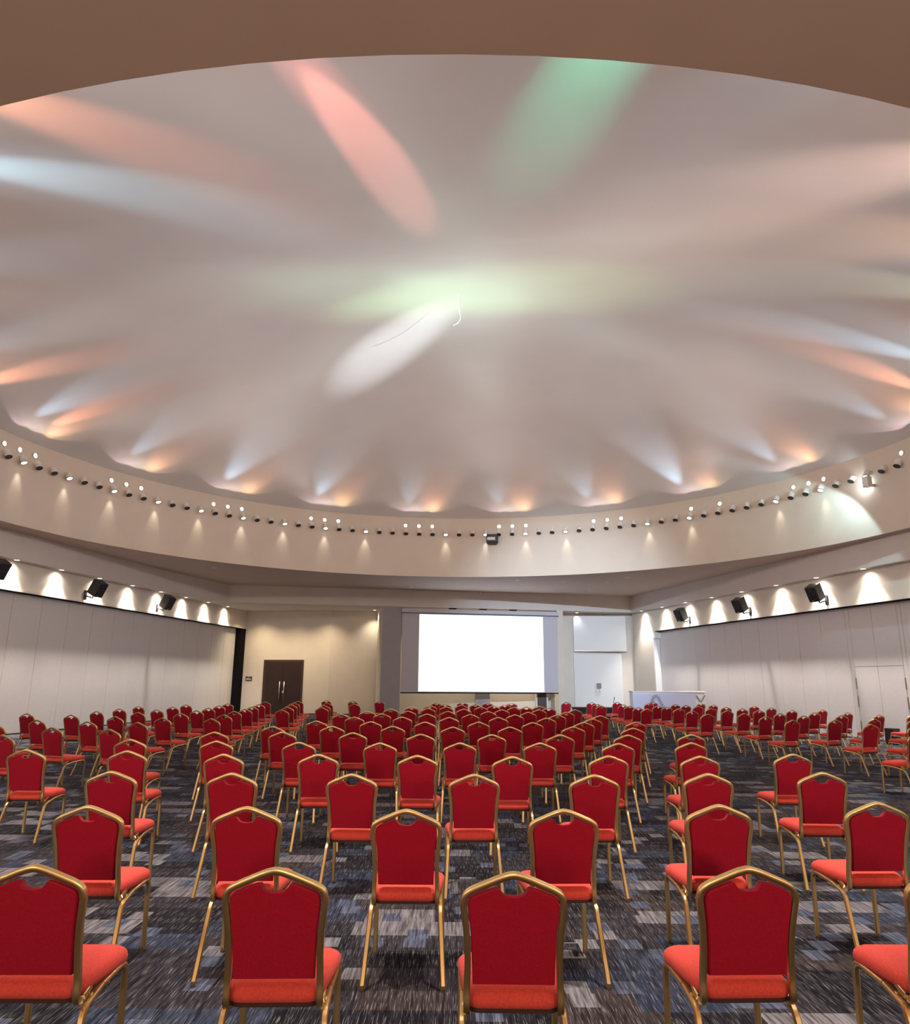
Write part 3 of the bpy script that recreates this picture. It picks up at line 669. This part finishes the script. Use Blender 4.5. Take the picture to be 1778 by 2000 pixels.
# ------------------------------------------------------------------ banquet chairs
def back_y(z): return -0.195 - 0.100 * max(0.0, (z - 0.46)) / 0.47
def frame_path():
    half = [(0.181, -.09, .432), (0.182, -.165, .405), (0.183, -.203, .425), (0.182, back_y(.50) - .004, .50), (0.179, back_y(.60), .60), (0.184, back_y(.70), .70), (0.193, back_y(.775), .775), (0.1955, back_y(.815), .815), (0.178, back_y(.853), .853), (0.10, back_y(.889), .889), (0.022, back_y(.9175), .9175)]
    pts = half + [(-x, y, z) for x, y, z in reversed(half)]
    return catmull(pts, 5)
FRAME_PROF = [(-.0125, -.010), (-.008, -.0135), (-.0022, -.0135), (0, -.0105), (.0022, -.0135), (.008, -.0135), (.0125, -.010), (.0125, .010), (.008, .0135), (-.008, .0135), (-.0125, .010)]
def chair_meshes():
    out = []
    nb = Vector((0, -1, -.21)).normalized()
    bm = bmesh.new(); path = frame_path(); add_sweep(bm, path, [(u, -v) for u, v in FRAME_PROF], (0, 1, .21)); out.append(('back_frame', bm, M['gold'], 40))
    # padded back panel: outline follows the frame, scooped at the top for the hand hole
    side = [(.160, .512), (.163, .60), (.168, .70), (.177, .775), (.178, .808), (.166, .838), (.10, .866), (.064, .876), (.054, .864), (.036, .848), (.0, .842)]
    sp_ = [Vector((x, 0, z)) for x, z in side]
    half = catmull(sp_, 4)
    outl = half + [Vector((-v.x, 0, v.z)) for v in reversed(half[:-1])]
    c = Vector((0, 0, .69)); bm = bmesh.new(); loops = []
    for sc_, dy in ((.965, -.020), (1.0, -.008), (1.0, .012), (.97, .026), (.90, .034)):
        lp = []
        for v in outl:
            q = c + Vector(((v.x) * sc_, 0, (v.z - c.z) * (1 - (1 - sc_) * .6)))
            lp.append(bm.verts.new((q.x, back_y(q.z) + dy, q.z)))
        loops.append(lp)
    n = len(outl)
    for A, B in zip(loops, loops[1:]):
        for i in range(n): bm.faces.new((A[i], A[(i + 1) % n], B[(i + 1) % n], B[i]))
    for f in bm.faces: f.smooth = True
    cap = bm.faces.new(list(reversed(loops[0]))), bm.faces.new(loops[-1])
    bmesh.ops.triangulate(bm, faces=list(cap)); bmesh.ops.recalc_face_normals(bm, faces=bm.faces)
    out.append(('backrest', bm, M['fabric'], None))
    # seat cushion
    def rr(hw_b, hw_f, y0, y1, r, per=5):
        cs = [(hw_f - r, y1 - r, 0), (-(hw_f - r), y1 - r, 1), (-(hw_b - r), y0 + r, 2), (hw_b - r, y0 + r, 3)]; L = []
        for x, y, q in cs:
            for k in range(per + 1):
                t = (q + k / per) * PI / 2; L.append((x + r * math.cos(t), y + r * math.sin(t)))
        return L
    base = rr(.190, .222, -.205, .225, .055)
    bm = bmesh.new(); loops = []
    for sc_, z in ((.90, .415), (.965, .422), (.995, .436), (1.0, .450), (.985, .465), (.945, .478), (.87, .489), (.74, .496), (.45, .500)):
        loops.append([bm.verts.new((x * sc_, .01 + (y - .01) * sc_, z)) for x, y in base])
    n = len(base)
    for A, B in zip(loops, loops[1:]):
        for i in range(n): bm.faces.new((A[i], A[(i + 1) % n], B[(i + 1) % n], B[i]))
    bm.faces.new(list(reversed(loops[0]))); bm.faces.new(loops[-1]); bmesh.ops.recalc_face_normals(bm, faces=bm.faces)
    out.append(('seat', bm, M['lit_fabric'], 60))
    bm = bmesh.new(); add_prism(bm, [(x * .95, .01 + (y - .01) * .95) for x, y in base], .404, .420); out.append(('seat_pan', bm, M['pan'], None))
    # legs: bent tube each side; the front leg carries the rail under the seat
    LP = [(.0138 * math.cos(2 * PI * i / 10) * (1 if i % 5 else .82), .0152 * math.sin(2 * PI * i / 10)) for i in range(10)]
    for sx in (1, -1):
        rear = fillet([(sx * .224, -.315, 0.012), (sx * .200, -.165, .375), (sx * .199, -.02, .407)], .07, 6)
        bm = bmesh.new(); add_sweep(bm, rear, LP, (1, 0, 0)); out.append(('leg', bm, M['gold'], 40, (sx * .224, -.315)))
        front = fillet([(sx * .1995, -.018, .4075), (sx * .205, .205, .425), (sx * .207, .215, 0.012)], .055, 6)
        bm = bmesh.new(); add_sweep(bm, front, LP, (1, 0, 0)); out.append(('leg', bm, M['gold'], 40, (sx * .207, .215)))
    bm = bmesh.new()
    for y in (-.10, .13): add_sweep(bm, [(-.20, y, .398), (.20, y, .398)], circle_prof(.010, 8), (0, 0, 1))
    out.append(('crossbar', bm, M['gold'], 40))
    res = []
    for it in out:
        n, b, m, ang = it[:4]
        if ang:
            for f in b.faces: f.smooth = True
            for e in b.edges:
                if len(e.link_faces) == 2 and e.calc_face_angle(0) > math.radians(ang): e.smooth = False
        me = bpy.data.meshes.new(n); b.to_mesh(me); b.free(); me.materials.append(m)
        gl = None
        if len(it) > 4:
            bg = bmesh.new(); add_lathe(bg, [(0, 0), (.013, 0), (.014, .016), (.012, .03), (0, .03)], 10, Matrix.Translation((it[4][0], it[4][1], 0)))
            gl = bpy.data.meshes.new('foot_glide'); bg.to_mesh(gl); bg.free(); gl.materials.append(M['rubber'])
        res.append((n, me, gl))
    return res
CHAIR = chair_meshes()
APEX = back_y(.93) - .006
def chair(x, y, yaw, label, group, glides):
    rz = -math.radians(yaw)
    ox = x + math.sin(rz) * APEX; oy = y - math.cos(rz) * APEX     # the measured point is the top of the back
    t = thing('banquet_chair', label, 'chair', (ox, oy, 0), rz, group)
    for n, me, gl in CHAIR:
        o = bpy.data.objects.new(n, me); COL.objects.link(o); o.parent = t
        if gl and glides:
            g = bpy.data.objects.new('foot_glide', gl); COL.objects.link(g); g.parent = o
    return t
for rows, yaw, place, group in ((CH_MAIN, YAW_MAIN, 'middle block', 'red chairs of the middle block'), (CH_LEFT, YAW_LEFT, 'left angled block', 'red chairs of the left block'), (CH_RIGHT, YAW_RIGHT, 'right angled block', 'red chairs of the right block')):
    nrow = len(rows)
    for k, row in enumerate(rows):
        for j, (x, y) in enumerate(row):
            rn = 'front row nearest the camera' if k == 0 else '%s row from the camera' % ordinal(k + 1) if k < nrow - 1 else 'last row towards the screen wall'
            if len(row) == 1: lab = 'red gold-framed banquet chair, alone in the %s, %s' % (rn, place)
            else: lab = 'red gold-framed chair, %s from left in %s, %s' % (ordinal(j + 1), rn, place)
            chair(x, y, yaw + random.uniform(-2.5, 2.5), lab, group, y < 14)

# ------------------------------------------------------------------ world and render settings
w = bpy.data.worlds.new('world'); scene.world = w; w.use_nodes = True
w.node_tree.nodes['Background'].inputs[0].default_value = (0.5, 0.45, 0.42, 1); w.node_tree.nodes['Background'].inputs[1].default_value = 0.05
vs = scene.view_settings
vs.view_transform = 'Standard'; vs.look = 'None'; vs.exposure = EXPOSURE; vs.gamma = 1; vs.use_curve_mapping = False
cy = scene.cycles
cy.use_denoising = True; cy.use_adaptive_sampling = True; cy.adaptive_threshold = 0.03; cy.max_bounces = 4; cy.diffuse_bounces = 4; cy.glossy_bounces = 2; cy.transmission_bounces = 1
cy.sample_clamp_indirect = 4.0; cy.caustics_reflective = False; cy.caustics_refractive = False
